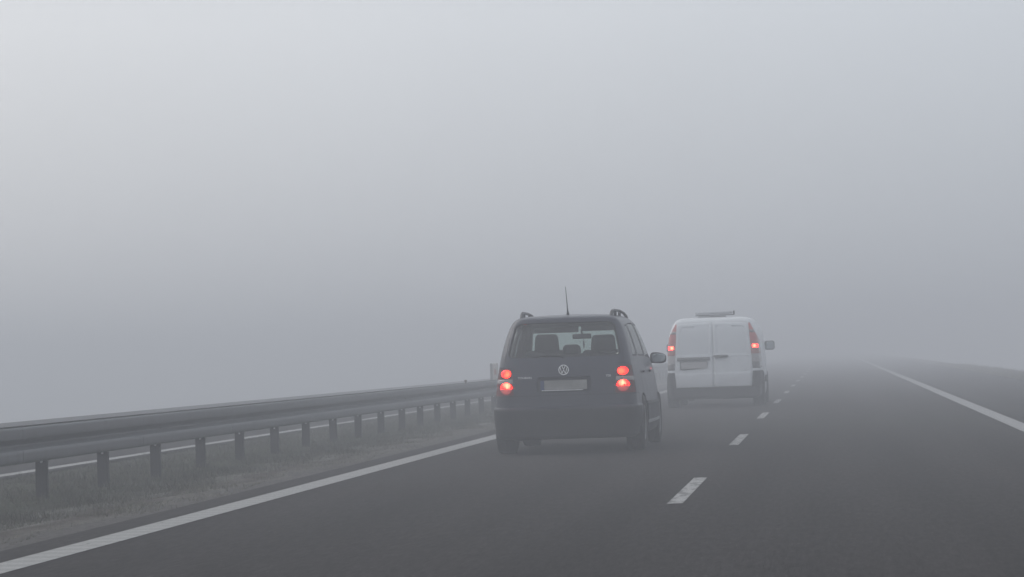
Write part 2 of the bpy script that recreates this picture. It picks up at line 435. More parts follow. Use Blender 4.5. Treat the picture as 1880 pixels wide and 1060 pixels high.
def ground_mat():
    M = mat('verge_soil_and_turf', (.06, .07, .04), .95, spec=.2)
    t = M.node_tree; b = t.nodes['Principled BSDF']; nn, ll = t.nodes.new, t.links.new
    o = nn('ShaderNodeTexCoord')
    sp = nn('ShaderNodeSeparateXYZ'); ll(o.outputs['Object'], sp.inputs[0])
    mp = nn('ShaderNodeMapping'); mp.inputs['Scale'].default_value = (1, .3, 1); ll(o.outputs['Object'], mp.inputs[0])
    n1 = nn('ShaderNodeTexNoise'); n1.inputs['Scale'].default_value = 2.2; n1.inputs['Detail'].default_value = 6; ll(mp.outputs[0], n1.inputs['Vector'])
    ma = nn('ShaderNodeMath'); ma.operation = 'MULTIPLY_ADD'; ll(n1.outputs['Fac'], ma.inputs[0]); ma.inputs[1].default_value = .9; ll(sp.outputs[0], ma.inputs[2])
    mr = nn('ShaderNodeMapRange'); mr.inputs[1].default_value = -6.0; mr.inputs[2].default_value = -5.25 + .45; ll(ma.outputs[0], mr.inputs[0])
    cr = nn('ShaderNodeValToRGB'); ll(mr.outputs[0], cr.inputs[0])
    e = cr.color_ramp.elements; e[0].position = 0; e[0].color = (.055, .062, .038, 1); e[1].position = .9; e[1].color = (.085, .08, .075, 1)
    for p, c in ((.25, (.10, .10, .08, 1)), (.48, (.165, .162, .148, 1)), (.66, (.058, .047, .040, 1)), (.8, (.12, .112, .10, 1))):
        q = e.new(p); q.color = c
    n2 = nn('ShaderNodeTexNoise'); n2.inputs['Scale'].default_value = 30; n2.inputs['Detail'].default_value = 5; n2.inputs['Roughness'].default_value = .7; ll(mp.outputs[0], n2.inputs['Vector'])
    m2 = nn('ShaderNodeMapRange'); m2.inputs[1].default_value = .3; m2.inputs[2].default_value = .7; m2.inputs[3].default_value = .5; m2.inputs[4].default_value = 1.5; ll(n2.outputs['Fac'], m2.inputs[0])
    s = nn('ShaderNodeVectorMath'); s.operation = 'SCALE'; ll(cr.outputs[0], s.inputs[0]); ll(m2.outputs[0], s.inputs['Scale'])
    ll(s.outputs[0], b.inputs['Base Color'])
    bp = nn('ShaderNodeBump'); bp.inputs['Strength'].default_value = .7; bp.inputs['Distance'].default_value = .03
    ll(n2.outputs['Fac'], bp.inputs['Height']); ll(bp.outputs[0], b.inputs['Normal'])
    return M

M_ASPH = asphalt_mat('asphalt', (.028, .025, .0245))
M_ASPH2 = asphalt_mat('shoulder_asphalt', (.030, .028, .029))
M_LINE = marking_mat('line_paint', (.31, .31, .31), .66)
M_LINE_R = marking_mat('ribbed_line_paint', (.33, .33, .325), .70, ribs=True)
M_DASH = marking_mat('worn_lane_paint', (.35, .35, .345), .535)
M_GROUND = ground_mat()

def gz(x):
    """height of the ground under a lateral position x"""
    if x < -18.3: return -0.02 - min(8.5, (-18.3 - x) * .5)
    if x < -8.6: return -0.02
    if x < -5.15: return -0.02 + .035 * math.sin((x + 8.6) / 3.45 * math.pi)
    if x < 5.3: return -0.02
    if x < 7.2: return -0.02 - (x - 5.3) * .05
    return -0.115 - min(8.4, (x - 7.2) * .40)

bm = bmesh.new()
xs = [-900, -260, -120, -60, -35.4, -30, -25, -21, -19.2, -18.3] + [-14, -10, -8.6] + list(np.arange(-8.5, -5.1, .15)) + [-5.15, -2, 2, 5.3, 6, 7.2, 8.5, 10, 15, 24.3, 40, 80, 200, 900]
ys = [-120, -20, 5] + list(np.arange(8, 70, 1.0)) + [75, 85, 100, 130, 180, 260, 400, 700, 1500]
rows = []
for y in ys:
    row = []
    for x in xs:
        z = gz(x)
        if -8.45 < x < -5.25 and 8 <= y < 70: z += random.uniform(-.014, .014)
        row.append(bm.verts.new((x, y, z)))
    rows.append(row)
for A, B in zip(rows, rows[1:]):
    for i in range(len(xs) - 1): bm.faces.new((A[i], A[i + 1], B[i + 1], B[i]))
tag(obj('ground', bm, M_GROUND, smooth=True), kind='structure')

tag(strip('road', -5.12, 2.62, -100, 1400, 0, M_ASPH), kind='structure')
tag(strip('hard_shoulder', 2.62, 5.3, -100, 1400, .0, M_ASPH2), kind='structure')
tag(strip('far_carriageway', -18.3, -8.62, -100, 1400, 0, M_ASPH2), kind='structure')
XL, XD, XR, XO = -4.661, -1.159, 2.368, -8.867
tag(strip('edge_line', XL - .13, XL + .13, -60, 400, .004, M_LINE_R), kind='structure')
tag(strip('edge_line', XR - .12, XR + .12, -60, 400, .004, M_LINE), kind='structure')
tag(strip('edge_line', XO - .10, XO + .10, -60, 400, .004, M_LINE), kind='structure')
bm = bmesh.new()
for k in range(-4, 16):
    y = 19.97 + 12 * k
    bm.faces.new([bm.verts.new(p) for p in ((XD - .057, y, .004), (XD + .057, y, .004), (XD + .057, y + 4, .004), (XD - .057, y + 4, .004))])
tag(obj('lane_line', bm, M_DASH), kind='structure')

# ------------------------------------------------------------------ grass
def blades(name, n, xr, yr, h, wd, material, dens):
    V = np.zeros((n * 3, 3), np.float32)
    y = yr[0] + (yr[1] - yr[0]) * rng.random(n) ** 1.7
    x = xr(rng, n, y)
    hh = h[0] + (h[1] - h[0]) * rng.random(n) ** 1.5
    cl_ = np.sin(x * 5 + np.sin(y * 1.7) * 2) * .5 + np.sin(y * 2.3 + x * 3) * .5
    hh = hh * (1 + .45 * cl_)
    a = rng.random(n) * 2 * np.pi
    wv = wd * (.6 + .8 * rng.random(n))
    base = np.array([gz(q) for q in x]) - .01
    lx, ly = rng.normal(0, .5, n) * hh, rng.normal(0, .5, n) * hh
    V[0::3] = np.stack([x - np.cos(a) * wv, y - np.sin(a) * wv, base], 1)
    V[1::3] = np.stack([x + np.cos(a) * wv, y + np.sin(a) * wv, base], 1)
    V[2::3] = np.stack([x + lx, y + ly, base + hh], 1)
    me = bpy.data.meshes.new(name); me.vertices.add(n * 3); me.loops.add(n * 3); me.polygons.add(n)
    me.vertices.foreach_set('co', V.ravel())
    me.loops.foreach_set('vertex_index', np.arange(n * 3, dtype=np.int32))
    me.polygons.foreach_set('loop_start', np.arange(0, n * 3, 3, dtype=np.int32))
    me.polygons.foreach_set('loop_total', np.full(n, 3, np.int32))
    me.update(); me.validate()
    return link(name, me, material)

def blade_mat(name, c0, c1, c2):
    M = mat(name, c0, .8, spec=.2); t = M.node_tree; b = t.nodes['Principled BSDF']; nn, ll = t.nodes.new, t.links.new
    g = nn('ShaderNodeNewGeometry'); o = nn('ShaderNodeTexCoord')
    n = nn('ShaderNodeTexNoise'); n.inputs['Scale'].default_value = 1.4; n.inputs['Detail'].default_value = 4; ll(o.outputs['Object'], n.inputs['Vector'])
    a = nn('ShaderNodeMath'); a.operation = 'MULTIPLY_ADD'; ll(g.outputs['Random Per Island'], a.inputs[0]); a.inputs[1].default_value = .55
    k = nn('ShaderNodeMath'); k.operation = 'MULTIPLY_ADD'; ll(n.outputs['Fac'], k.inputs[0]); k.inputs[1].default_value = 1.5; k.inputs[2].default_value = -.5; ll(k.outputs[0], a.inputs[2])
    cr = nn('ShaderNodeValToRGB'); ll(a.outputs[0], cr.inputs[0]); e = cr.color_ramp.elements
    e[0].color = (*c0, 1); e[1].color = (*c2, 1); q = e.new(.5); q.color = (*c1, 1); ll(cr.outputs[0], b.inputs['Base Color'])
    return M
M_GR = blade_mat('wet_grass', (.052, .053, .040), (.090, .088, .072), (.19, .185, .16))
M_DRY = blade_mat('dead_grass', (.075, .072, .052), (.15, .145, .115), (.24, .23, .19))
tag(blades('grass', 120000, lambda r, n, y: -8.5 + 2.75 * r.random(n), (14, 75), (.025, .085), .0032, M_GR, 1), kind='stuff',
    label='rough damp grass growing under and behind the steel guardrail', cat='grass')
tag(blades('dry_grass', 50000, lambda r, n, y: -5.85 + .28 * r.normal(0, 1, n).clip(-2, 2) + .12 * np.sin(y * .9), (14, 75), (.015, .045), .004, M_DRY, 1), kind='stuff',
    label='pale dead grass on the soil strip between asphalt edge and guardrail', cat='dead grass')
def right_slope(r, n, y): return 5.33 + 2.6 * r.random(n) ** 1.2
tag(blades('verge_grass', 40000, right_slope, (30, 150), (.05, .17), .008, M_DRY, 1), kind='stuff',  # pale tone put in to soften the shoulder edge into the fog
    label='pale grass along the outer edge of the hard shoulder at right', cat='verge grass')

# ------------------------------------------------------------------ guardrail
def steel_mat(name, c, rough, dirt):
    M = mat(name, c, rough, metal=.25, noise=(3.0, .10, 6))
    t = M.node_tree; b = t.nodes['Principled BSDF']; nn, ll = t.nodes.new, t.links.new
    src = b.inputs['Base Color'].links[0].from_socket
    o = nn('ShaderNodeTexCoord'); mp = nn('ShaderNodeMapping'); mp.inputs['Scale'].default_value = (1, 2.5, .6) ; ll(o.outputs['Object'], mp.inputs[0])
    n = nn('ShaderNodeTexNoise'); n.inputs['Scale'].default_value = 4; n.inputs['Detail'].default_value = 7; ll(mp.outputs[0], n.inputs['Vector'])
    r = nn('ShaderNodeMapRange'); r.inputs[1].default_value = .42; r.inputs[2].default_value = .7; r.inputs[4].default_value = .7; ll(n.outputs['Fac'], r.inputs[0])
    mx = nn('ShaderNodeMix'); mx.data_type = 'RGBA'; ll(r.outputs[0], mx.inputs[0]); ll(src, mx.inputs[6]); mx.inputs[7].default_value = (*dirt, 1)
    ll(mx.outputs[2], b.inputs['Base Color'])
    return M
M_BEAM = steel_mat('galvanised_steel', (.150, .158, .168), .55, (.115, .118, .12))
M_POST = steel_mat('shaded_dirty_post_steel', (.050, .048, .050), .7, (.04, .037, .035))  # dark base colour holds shade on the posts as well as weathering
M_BOLT = mat('bolt_steel', (.6, .6, .62), .35, metal=.5, noise=(40, .1))

XP = -6.76
gr = empty('guardrail', (XP, 21.0, 0), 'galvanised double-sided steel guardrail on short posts in the grass median', 'guardrail')
ZT, ZB = .645, .345
def w_profile():
    H = ZT - ZB
    pts = [(.020, ZB), (.028, ZB + .012), (.040, ZB + .035)]
    pts = []
    raw = [(0.034, 0), (.014, .02), (.004, .06), (.0, .14), (.0, .30), (.008, .37), (.045, .425), (.076, .47), (.080, .52), (.066, .57), (.020, .645), (.003, .69), (.0, .76), (.0, .86), (.002, .95), (.007, .985), (.014, 1.0)]
    # x: depth from the traffic side (0 = proud), t: fraction of the height
    for i in range(len(raw) - 1):
        (x0, t0), (x1, t1) = raw[i], raw[i + 1]
        for k in range(3):
            u = k / 3; pts.append((x0 + (x1 - x0) * u, ZB + H * (t0 + (t1 - t0) * u)))
    pts.append((raw[-1][0], ZT))
    return pts
WP = w_profile()
def beam_bm(side):
    """one 4.3 m beam; side +1 faces our road"""
    bm = bmesh.new(); prof = []
    th = .004
    for (d, z) in WP: prof.append(((-d) * side, z))
    n = len(prof)
    lap = .3
    sect = [(0, 0), (3.9, 0), (3.96, 0), (3.985, .002), (4.0 + lap, .002)]
    front = []; back = []
    for (y, off) in sect:
        front.append([bm.verts.new((x - off * side, y, z)) for (x, z) in prof])
        back.append([bm.verts.new((x - (off + th) * side, y, z)) for (x, z) in prof])
    for i in range(len(sect) - 1):
        for j in range(n - 1):
            bm.faces.new((front[i][j], front[i + 1][j], front[i + 1][j + 1], front[i][j + 1]))
            bm.faces.new((back[i][j], back[i][j + 1], back[i + 1][j + 1], back[i + 1][j]))
        bm.faces.new((front[i][0], back[i][0], back[i + 1][0], front[i + 1][0]))
        bm.faces.new((front[i][-1], front[i + 1][-1], back[i + 1][-1], back[i][-1]))
    for k in (0, -1):
        for j in range(n - 1): bm.faces.new((front[k][j], front[k][j + 1], back[k][j + 1], back[k][j]))
    bmesh.ops.recalc_face_normals(bm, faces=bm.faces)
    return bm
b0 = obj('beam', beam_bm(1), M_BEAM, gr, smooth=True); b1 = obj('beam', beam_bm(-1), M_BEAM, gr, smooth=True)
Y0P = 23.186
pb = bmesh.new()
H_ = ZT - .03 + .25
box(pb, (0, .0, ZT - .03 - H_ / 2), (.10, .005, H_))              # face of the C section seen from behind the traffic
box(pb, (-.0475, .028, ZT - .03 - H_ / 2), (.005, .0495, H_)); box(pb, (.0475, .028, ZT - .03 - H_ / 2), (.005, .0495, H_))
post0 = obj('post', pb, M_POST, gr)
bb = bmesh.new(); lathe(bb, [(.010, -.018), (.011, -.006), (.011, -.003)], 'Y', 8)
bolt0 = obj('bolt', bb, M_BOLT, post0, smooth=True); bolt0.location = (.005, 0, ZB - .02)
sp_ = bmesh.new(); box(sp_, (0, 0, 0), (.125, .10, .06), .008)
spc0 = obj('spacer', sp_, M_POST, post0); spc0.location = (0, .02, (ZT + ZB) / 2)
root_y = 21.0
first = True
for k in range(-6, 62):
    y = Y0P + 2 * k
    if first: p = post0; first = False
    else:
        p = post0.copy(); COL.objects.link(p); p.parent = gr
        for c in (bolt0, spc0):
            q = c.copy(); COL.objects.link(q); q.parent = p
    p.location = (0 + random.uniform(-.006, .006), y - root_y, random.uniform(-.01, .01)); p.rotation_euler = (random.uniform(-.012, .012), random.uniform(-.012, .012), random.uniform(-.05, .05))
first = True
for k in range(-6, 32):
    y = Y0P - 1.0 + 4 * k
    for src, dx in ((b0, .145), (b1, -.112)):
        if first: b = src
        else: b = src.copy(); COL.objects.link(b); b.parent = gr
        b.location = (dx, y - root_y, 0)
    first = False
# small reflector on top of the beam and the marker post behind it
t = empty('reflector', (-6.70, 50.6, ZT - .012), 'small reflector stub clamped to the top edge of the guardrail', 'reflector')
bm = bmesh.new(); box(bm, (0, 0, .03), (.02, .04, .06), .003); obj('bracket', bm, M_POST, t)
bm = bmesh.new(); box(bm, (0, -.004, .055), (.05, .022, .04), .008); obj('lens', bm, mat('reflector_lens', (.16, .12, .09), .3, noise=(30, .2)), t)
t = empty('delineator_post', (-8.53, 70, -.02), 'pale slender delineator post beyond the guardrail, half hidden by the dark car', 'delineator post')
bm = bmesh.new(); box(bm, (.03, 0, .49), (.14, .08, .98), .02, seg=3); obj('post', bm, mat('delineator_white', (.44, .41, .38), .6, noise=(9, .15)), t, smooth=True)
bm = bmesh.new(); box(bm, (-.075, -.01, .49), (.06, .06, .97), .01); obj('dark_side', bm, mat('delineator_side_grey', (.16, .15, .15), .6, noise=(9, .2)), t)  # darker side face of the post, its dark tone put into a grey box
bm = bmesh.new(); box(bm, (.03, -.046, .76), (.05, .012, .14), .004); obj('reflector', bm, mat('reflector_red', (.30, .12, .08), .3, noise=(30, .2)), t)

# ------------------------------------------------------------------ shared vehicle materials
M_RUBBER = mat('tyre_rubber', (.022, .022, .022), .85, noise=(12, .25), bump=(60, .3, .003))
M_RIM = mat('dusty_alloy', (.3, .3, .31), .45, metal=.6, noise=(12, .3))
M_PLASTIC = mat('black_plastic', (.014, .014, .015), .7, noise=(14, .3), bump=(220, .15, .001))
M_DIRTPL = mat('dusty_bumper_plastic', (.020, .020, .022), .75, noise=(7, .35, 7), bump=(160, .2, .001))
M_SEAM = mat('panel_gap', (.012, .012, .012), .9, noise=(20, .2))
M_CHROME = mat('chrome', (.8, .8, .82), .22, metal=.9, noise=(30, .05))
M_LETTER = mat('silver_lettering', (.85, .86, .88), .3, metal=.2, noise=(60, .05))
M_MIRROR = mat('mirror_silver', (.42, .46, .48), .06, metal=1, noise=(10, .03))
M_SEAT = mat('dark_seat_fabric', (.03, .032, .036), .95, noise=(25, .2), bump=(150, .3, .002))
M_LINING = mat('interior_lining', (.05, .05, .052), .9, noise=(16, .15))
M_CLEARLENS = mat('clear_lens', (.30, .26, .26), .2, coat=.4, noise=(60, .15))
M_DARKLENS = mat('smoked_lens', (.10, .09, .09), .25, coat=.5, noise=(50, .2))

def wheel(parent, loc, rad=.31, wid=.205, side=1):
    e = bpy.data.objects.new('wheel', None); COL.objects.link(e); e.parent = parent; e.location = loc
    bm = bmesh.new(); h = wid / 2
    lathe(bm, [(rad * .62, -h * .85), (rad * .70, -h * .98), (rad * .86, -h * 1.04), (rad * .955, -h * .95), (rad * .99, -h * .78), (rad, -h * .5), (rad, -.052), (rad - .008, -.048), (rad - .008, -.04), (rad, -.036),
               (rad, -.006), (rad - .008, -.003), (rad - .008, .003), (rad, .006), (rad, .036), (rad - .008, .04), (rad - .008, .048), (rad, .052), (rad, h * .5), (rad * .99, h * .78), (rad * .955, h * .95), (rad * .86, h * 1.04), (rad * .70, h * .98), (rad * .62, h * .85)], 'X', 56)
    obj('tyre', bm, M_RUBBER, e, smooth=True)
    bm = bmesh.new(); s = side
    lathe(bm, [(rad * .64, s * h * .84), (rad * .63, s * h * .92), (rad * .58, s * h * .9), (rad * .55, s * h * .45), (rad * .2, s * h * .55), (rad * .17, s * h * .75), (.001, s * h * .78)], 'X', 40)
    for k in range(5):
        a = 2 * math.pi * k / 5 + .3
        box(bm, (s * h * .68, math.cos(a) * rad * .38, math.sin(a) * rad * .38), (.022, .05, rad * .46), .008, None)
        vs_ = bm.verts[-1:]
    obj('rim', bm, M_RIM, e, smooth=True)
    return e

def sideface(f): return abs(f.normal.x) > .45
def rearface(limit, nlim=-.05): return lambda f: f.normal.y < nlim and f.calc_center_median().y < limit
def frontface(f): return f.normal.y > .12 and f.calc_center_median().y > 1.6

def wheel_arches(bm, body, ys_, rad, zc, width_in, material, wmin):
    for yc in ys_:
        fs = cut(bm, ellipse(yc, zc, rad, rad, 28), 'YZ', lambda f: abs(f.normal.x) > .3 and abs(f.calc_center_median().x) > .4)
        bmesh.ops.delete(bm, geom=fs, context='FACES')
        for s in (-1, 1):
            nb = bmesh.new(); A = []; B = []; C2 = []
            for i in range(29):
                a = math.pi * (-.12 + 1.24 * i / 28)
                y, z = yc + rad * 1.01 * math.cos(a), zc + rad * 1.01 * math.sin(a)
                A.append(nb.verts.new((s * wmin, y, z))); B.append(nb.verts.new((s * width_in, y, z)))
            cc = nb.verts.new((s * width_in, yc, zc))
            for i in range(28):
                nb.faces.new((A[i], A[i + 1], B[i + 1], B[i])); nb.faces.new((B[i], B[i + 1], cc))
            o = obj('wheel_arch', nb, material, body, smooth=True)
            md = o.modifiers.new('thickness', 'SOLIDIFY'); md.thickness = .006

# ------------------------------------------------------------------ the dark people carrier
def build_car():
    root = empty('minivan_car', (-2.954, 30.5, 0), 'dark blue people carrier with roof rails and lit red tail lamps in the left lane', 'car')
    PAINT = dirty_paint('dark_blue_paint', (.005, .009, .032), (.026, .026, .032), .35, 1.0, rough=.38, coat=.25)
    #      z    halfw  y0    y1    rr   rf
    tab = [(.17, .70, .16, 4.02, .18, .34), (.20, .755, .06, 4.10, .20, .36), (.34, .784, .02, 4.18, .21, .40), (.49, .790, .0, 4.2, .21, .42),
           (.515, .790, .008, 4.2, .21, .42), (.535, .778, .045, 4.19, .20, .42), (.66, .766, .06, 4.14, .19, .42), (.72, .758, .066, 4.1, .19, .42), (.84, .743, .08, 3.95, .18, .40),
           (.93, .728, .095, 3.6, .17, .36), (1.0, .716, .112, 3.34, .16, .34), (1.06, .706, .135, 3.12, .16, .30), (1.15, .686, .175, 2.94, .16, .28), (1.30, .645, .262, 2.66, .15, .25),
           (1.42, .602, .335, 2.42, .14, .22), (1.47, .572, .345, 2.30, .14, .22), (1.50, .543, .352, 2.2, .13, .22), (1.525, .50, .40, 2.05, .16, .22), (1.542, .44, .56, 1.9, .2, .22), (1.55, .34, .80, 1.7, .2, .2)]
    lv = sorted(set([.17, .185, .2] + list(np.arange(.23, 1.46, .026)) + [.495, .505, .515, .525, .535, .55, 1.47, 1.485, 1.5, 1.51, 1.52, 1.53, 1.537, 1.543, 1.55]))
    bm = shell(tab, lv, 4.2, .11, .06)
    RF = rearface(.62)
    win = rounded([(-.625, 1.082), (.625, 1.082), (.54, 1.458), (-.54, 1.458)], .07)
    # lamps
    LM_UP, LM_LO, lamps = {}, {}, []
    M_CLUS = mat('dark_red_lens', (.13, .014, .013), .45, spec=.25, coat=0, noise=(40, .15))
    for s in (-1, 1):
        clus = rounded([(s * .585, .965), (s * .90, .965), (s * .92, .665), (s * .562, .665)], .03)
        up_ = ellipse(s * .650, .906, .058, .045, 20)
        lo_hi = ellipse(s * .650, .742, .068, .066, 16, 0, math.pi)
        lo_lo = ellipse(s * .650, .742, .066, .064, 16, math.pi, 2 * math.pi)
        bar = [(s * .565, .845), (s * .90, .845), (s * .90, .800), (s * .565, .800)]
        UPM = lamp_mat('lit_upper_lens', (.3, .02, .01), (1.0, .017, .0045), (.16, .0004, .0002), 24, 34, (s * .645, .12, .906), .050)
        LOM = lamp_mat('lit_brake_lens', (.3, .02, .01), (1.0, .052, .027), (.8, .0016, .0006), 24, 22, (s * .650, .1, .775), .055)
        LLM = lamp_mat('dim_lower_lens', (.25, .02, .02), (.62, .045, .03), (.30, .03, .03), 1.0, 26, (s * .655, .1, .742), .05)
        cf = cut(bm, clus, 'XZ', rearface(.27, -.25))
        L0 = take(bm, cf, 'tail_lamp', M_CLUS, root, 0.0, 0, remove=True)
        nb = bmesh.new(); nb.from_mesh(L0.data); nb.normal_update()
        for poly, nm, mt, psh in ((up_, 'running_light', UPM, .004), (lo_hi, 'brake_light', LOM, .004), (lo_lo, 'lower_reflector', LLM, .003), (bar, 'reversing_lens', M_CLEARLENS, .003)):
            f2 = cut(nb, poly, 'XZ', lambda f: True)
            take(nb, f2, nm, mt, L0, psh, .003, remove=True)
        nb.to_mesh(L0.data); nb.free()
        for p_ in L0.data.polygons: p_.use_smooth = True
        # round bulb cover in the middle of the lower lamp
        q = bmesh.new(); bmesh.ops.create_uvsphere(q, u_segments=16, v_segments=8, radius=.022)
        bmesh.ops.scale(q, vec=(1, .5, 1), verts=q.verts); yb = interp(tab, .745)[1] + .07 * (.655 / .8) ** 2
        bmesh.ops.translate(q, vec=(s * .655, yb + .012, .742), verts=q.verts)
        obj('bulb_cover', q, mat('bulb_cover_red', (.3, .02, .02), .3, emit=(.9, .03, .02), es=1.0, noise=(30, .1)), L0, smooth=True)
    # rear window with its rubber seal
    seal = [f for f in cut(bm, grow(win, .018), 'XZ', RF)]
    wf = cut(bm, win, 'XZ', RF); ws_ = set(wf)
    seal = [f for f in cut(bm, grow(win, .018), 'XZ', RF) if f not in ws_]
    for f in seal: f.material_index = 1
    take(bm, wf, 'rear_window', glass('tinted_rear_glass', (.955, .985, .98), .0, .012), root, -.006, .003)
    # tailgate seam and lower edge
    seam(bm, rounded([(-.60, .655), (.60, .655), (.62, 1.20), (-.62, 1.20)], .05)[:], 'XZ', RF, .006, 0, 1) if False else None
    for z0_ in (.655,):
        for f in cut(bm, [(-.80, z0_ - .004), (.80, z0_ - .004), (.80, z0_ + .004), (-.80, z0_ + .004)], 'XZ', RF): f.material_index = 1
    for s in (-1, 1):      # tailgate edges above the lamps
        a = [(s * .668, .97), (s * .675, .97), (s * .622, 1.30), (s * .615, 1.30)]
        for f in cut(bm, a, 'XZ', RF): f.material_index = 1
    # plate recess
    rec = rounded([(-.30, .690), (.30, .690), (.30, .850), (-.30, .850)], .025)
    rf_ = cut(bm, rec, 'XZ', RF)
    take(bm, rf_, 'plate_recess', mat('recess_paint', (.013, .016, .030), .45, noise=(20, .2)), root, -.022, 0)
    # lower bumper in dusty plastic
    lowb = cut(bm, [(-.95, .10), (.95, .10), (.95, .512), (-.95, .512)], 'XZ', rearface(.42, -.0))
    take(bm, lowb, 'bumper', M_DIRTPL, root, .002, .012)
    # side windows
    sw = [rounded([(.52, 1.075), (.93, 1.075), (.93, 1.42), (.70, 1.40)], .04), rounded([(1.02, 1.075), (1.80, 1.065), (1.74, 1.445), (1.02, 1.43)], .04),
          rounded([(1.90, 1.062), (2.80, 1.03), (2.36, 1.40), (1.84, 1.445)], .04)]
    GS = glass('side_glass', (.80, .84, .84), .10, .04)
    GP = glass('privacy_glass', (.42, .45, .46), .13, .04)
    for wi, poly in enumerate(sw):
        outer = cut(bm, grow(poly, .014), 'YZ', sideface); inn = cut(bm, poly, 'YZ', sideface); si = set(inn)
        for f in cut(bm, grow(poly, .014), 'YZ', sideface):
            if f not in si: f.material_index = 1
        for s in (-1, 1):
            take(bm, [f for f in cut(bm, poly, 'YZ', sideface) if f.normal.x * s > 0], 'side_window', GS if wi == 2 else GP, root, -.004, .003)
    # windscreen
    wsf = cut(bm, rounded([(-.66, 1.08), (.66, 1.08), (.56, 1.452), (-.56, 1.452)], .06), 'XZ', frontface)
    take(bm, wsf, 'windscreen', glass('green_windscreen', (.93, 1.0, .97), .0, .01), root, -.004, .003)
    # door gaps and side rub strip
    for y in (.96, 1.86, 2.86):
        for f in cut(bm, [(y - .004, .30), (y + .004, .30), (y + .004, 1.04), (y - .004, 1.04)], 'YZ', sideface): f.material_index = 1
    for (z0_, z1_) in ((.17, .24),):
        for f in cut(bm, [(1.1, z0_), (3.0, z0_), (3.0, z1_), (1.1, z1_)], 'YZ', sideface): f.material_index = 2
    for s in (-1, 1):
        fs = [f for f in cut(bm, [(1.1, .50), (2.95, .50), (2.95, .545), (1.1, .545)], 'YZ', sideface) if f.normal.x * s > 0]
        take(bm, fs, 'rub_strip', M_PLASTIC, root, .010, .01, remove=False)
        fs = [f for f in cut(bm, [(1.15, .30), (2.9, .30), (2.9, .335), (1.15, .335)], 'YZ', sideface) if f.normal.x * s > 0]
        take(bm, fs, 'sill_trim', mat('pale_sill_trim', (.35, .36, .37), .5, noise=(9, .2)), root, .012, .01, remove=False)
    body = None
    RA, FA = .86, 3.43
    holder = bpy.data.objects.new('tmp', None)
    wheel_arches(bm, root, (RA, FA), .345, .305, .50, M_PLASTIC, .80)
    body = obj('body', bm, None, root, smooth=True, mats=[PAINT, M_SEAM, M_PLASTIC, M_LINING])
    md = body.modifiers.new('thickness', 'SOLIDIFY'); md.thickness = .022; md.offset = -1; md.material_offset = 3; md.material_offset_rim = 1
    for s in (-1, 1):
        wheel(root, (s * .735, RA, .312), .312, .205, s); wheel(root, (s * .740, FA, .312), .312, .205, s)
    # underbody and floor
    b = bmesh.new(); box(b, (0, 2.0, .27), (1.16, 3.3, .10), .03); obj('floor_pan', b, M_PLASTIC, root)
    b = bmesh.new(); box(b, (-.42, .34, .24), (.34, .45, .16), .05, seg=3); box(b, (.1, RA, .27), (1.1, .12, .09), .03); obj('silencer', b, M_PLASTIC, root, smooth=True)
    # dashboard, seats
    b = bmesh.new(); box(b, (0, 2.86, .93), (1.30, .50, .22), .06, seg=3); obj('dashboard', b, M_LINING, root, smooth=True)
    def seat(x, y, wd, top, hw, ht, hz):
        e = bpy.data.objects.new('front_seat' if y > 2 else 'rear_seat', None); COL.objects.link(e); e.parent = root; e.location = (x, y, 0)
        b = bmesh.new(); vs_ = box(b, (0, 0, (top + .45) / 2), (wd, .12, top - .45), .05, seg=4); obj('backrest', b, M_SEAT, e, smooth=True)
        b = bmesh.new(); box(b, (0, .26, .48), (wd, .50, .14), .05, seg=3); obj('seat', b, M_SEAT, e, smooth=True)
        b = bmesh.new(); box(b, (0, .01, hz), (hw, .10, ht), .045, seg=4)
        for v in b.verts:
            v.co.x *= 1 - .14 * max(0, (v.co.z - hz) / ht * 2)
        obj('headrest', b, M_SEAT, e, smooth=True)
    seat(-.385, 2.1, .50, 1.16, .30, .25, 1.225); seat(.285, 2.1, .50, 1.15, .305, .24, 1.205)
    seat(-.42, 1.25, .42, 1.085, .24, .10, 1.10); seat(-.012, 1.25, .40, 1.115, .215, .125, 1.155); seat(.40, 1.25, .42, 1.105, .22, .06, 1.10)
    b = bmesh.new(); box(b, (0, .66, 1.035), (1.28, .62, .03), .012); obj('parcel_shelf', b, M_LINING, root)
    # headliner strip hanging below the roof (curved edge)
    b = bmesh.new(); box(b, (0, 1.4, 1.47), (1.02, 1.7, .02), .008); obj('headliner', b, M_LINING, root)
    b = bmesh.new(); box(b, (-.305, 2.36, 1.415), (.56, .02, .10), .01); obj('sun_visor', b, M_LINING, root)
    b = bmesh.new(); box(b, (.27, 2.36, 1.425), (.53, .02, .10), .01); obj('sun_visor', b, M_LINING, root)
    b = bmesh.new(); box(b, (.003, 2.46, 1.316), (.225, .03, .062), .014, seg=3); obj('rearview_mirror', b, M_PLASTIC, root, smooth=True)
    b = bmesh.new(); tube(b, [(.003, 2.47, 1.34), (.0, 2.44, 1.40)], .012, 8); obj('mirror_stalk', b, M_PLASTIC, root)
    b = bmesh.new(); tube(b, [(.022, 2.45, 1.30), (.022, 2.45, 1.26)], .002, 6)
    vs0 = bmesh.ops.create_uvsphere(b, u_segments=10, v_segments=8, radius=1)['verts']
    bmesh.ops.scale(b, vec=(.011, .006, .048), verts=vs0); bmesh.ops.translate(b, vec=(.023, 2.45, 1.218), verts=vs0)
    obj('hanging_ornament', b, M_PLASTIC, root, smooth=True)
    # pillars inside (B posts)
    for s in (-1, 1):
        b = bmesh.new(); tube(b, [(s * .70, 1.85, 1.0), (s * .575, 1.79, 1.45)], .055 if s < 0 else .03, 8); obj('belt_pillar', b, M_LINING, root)
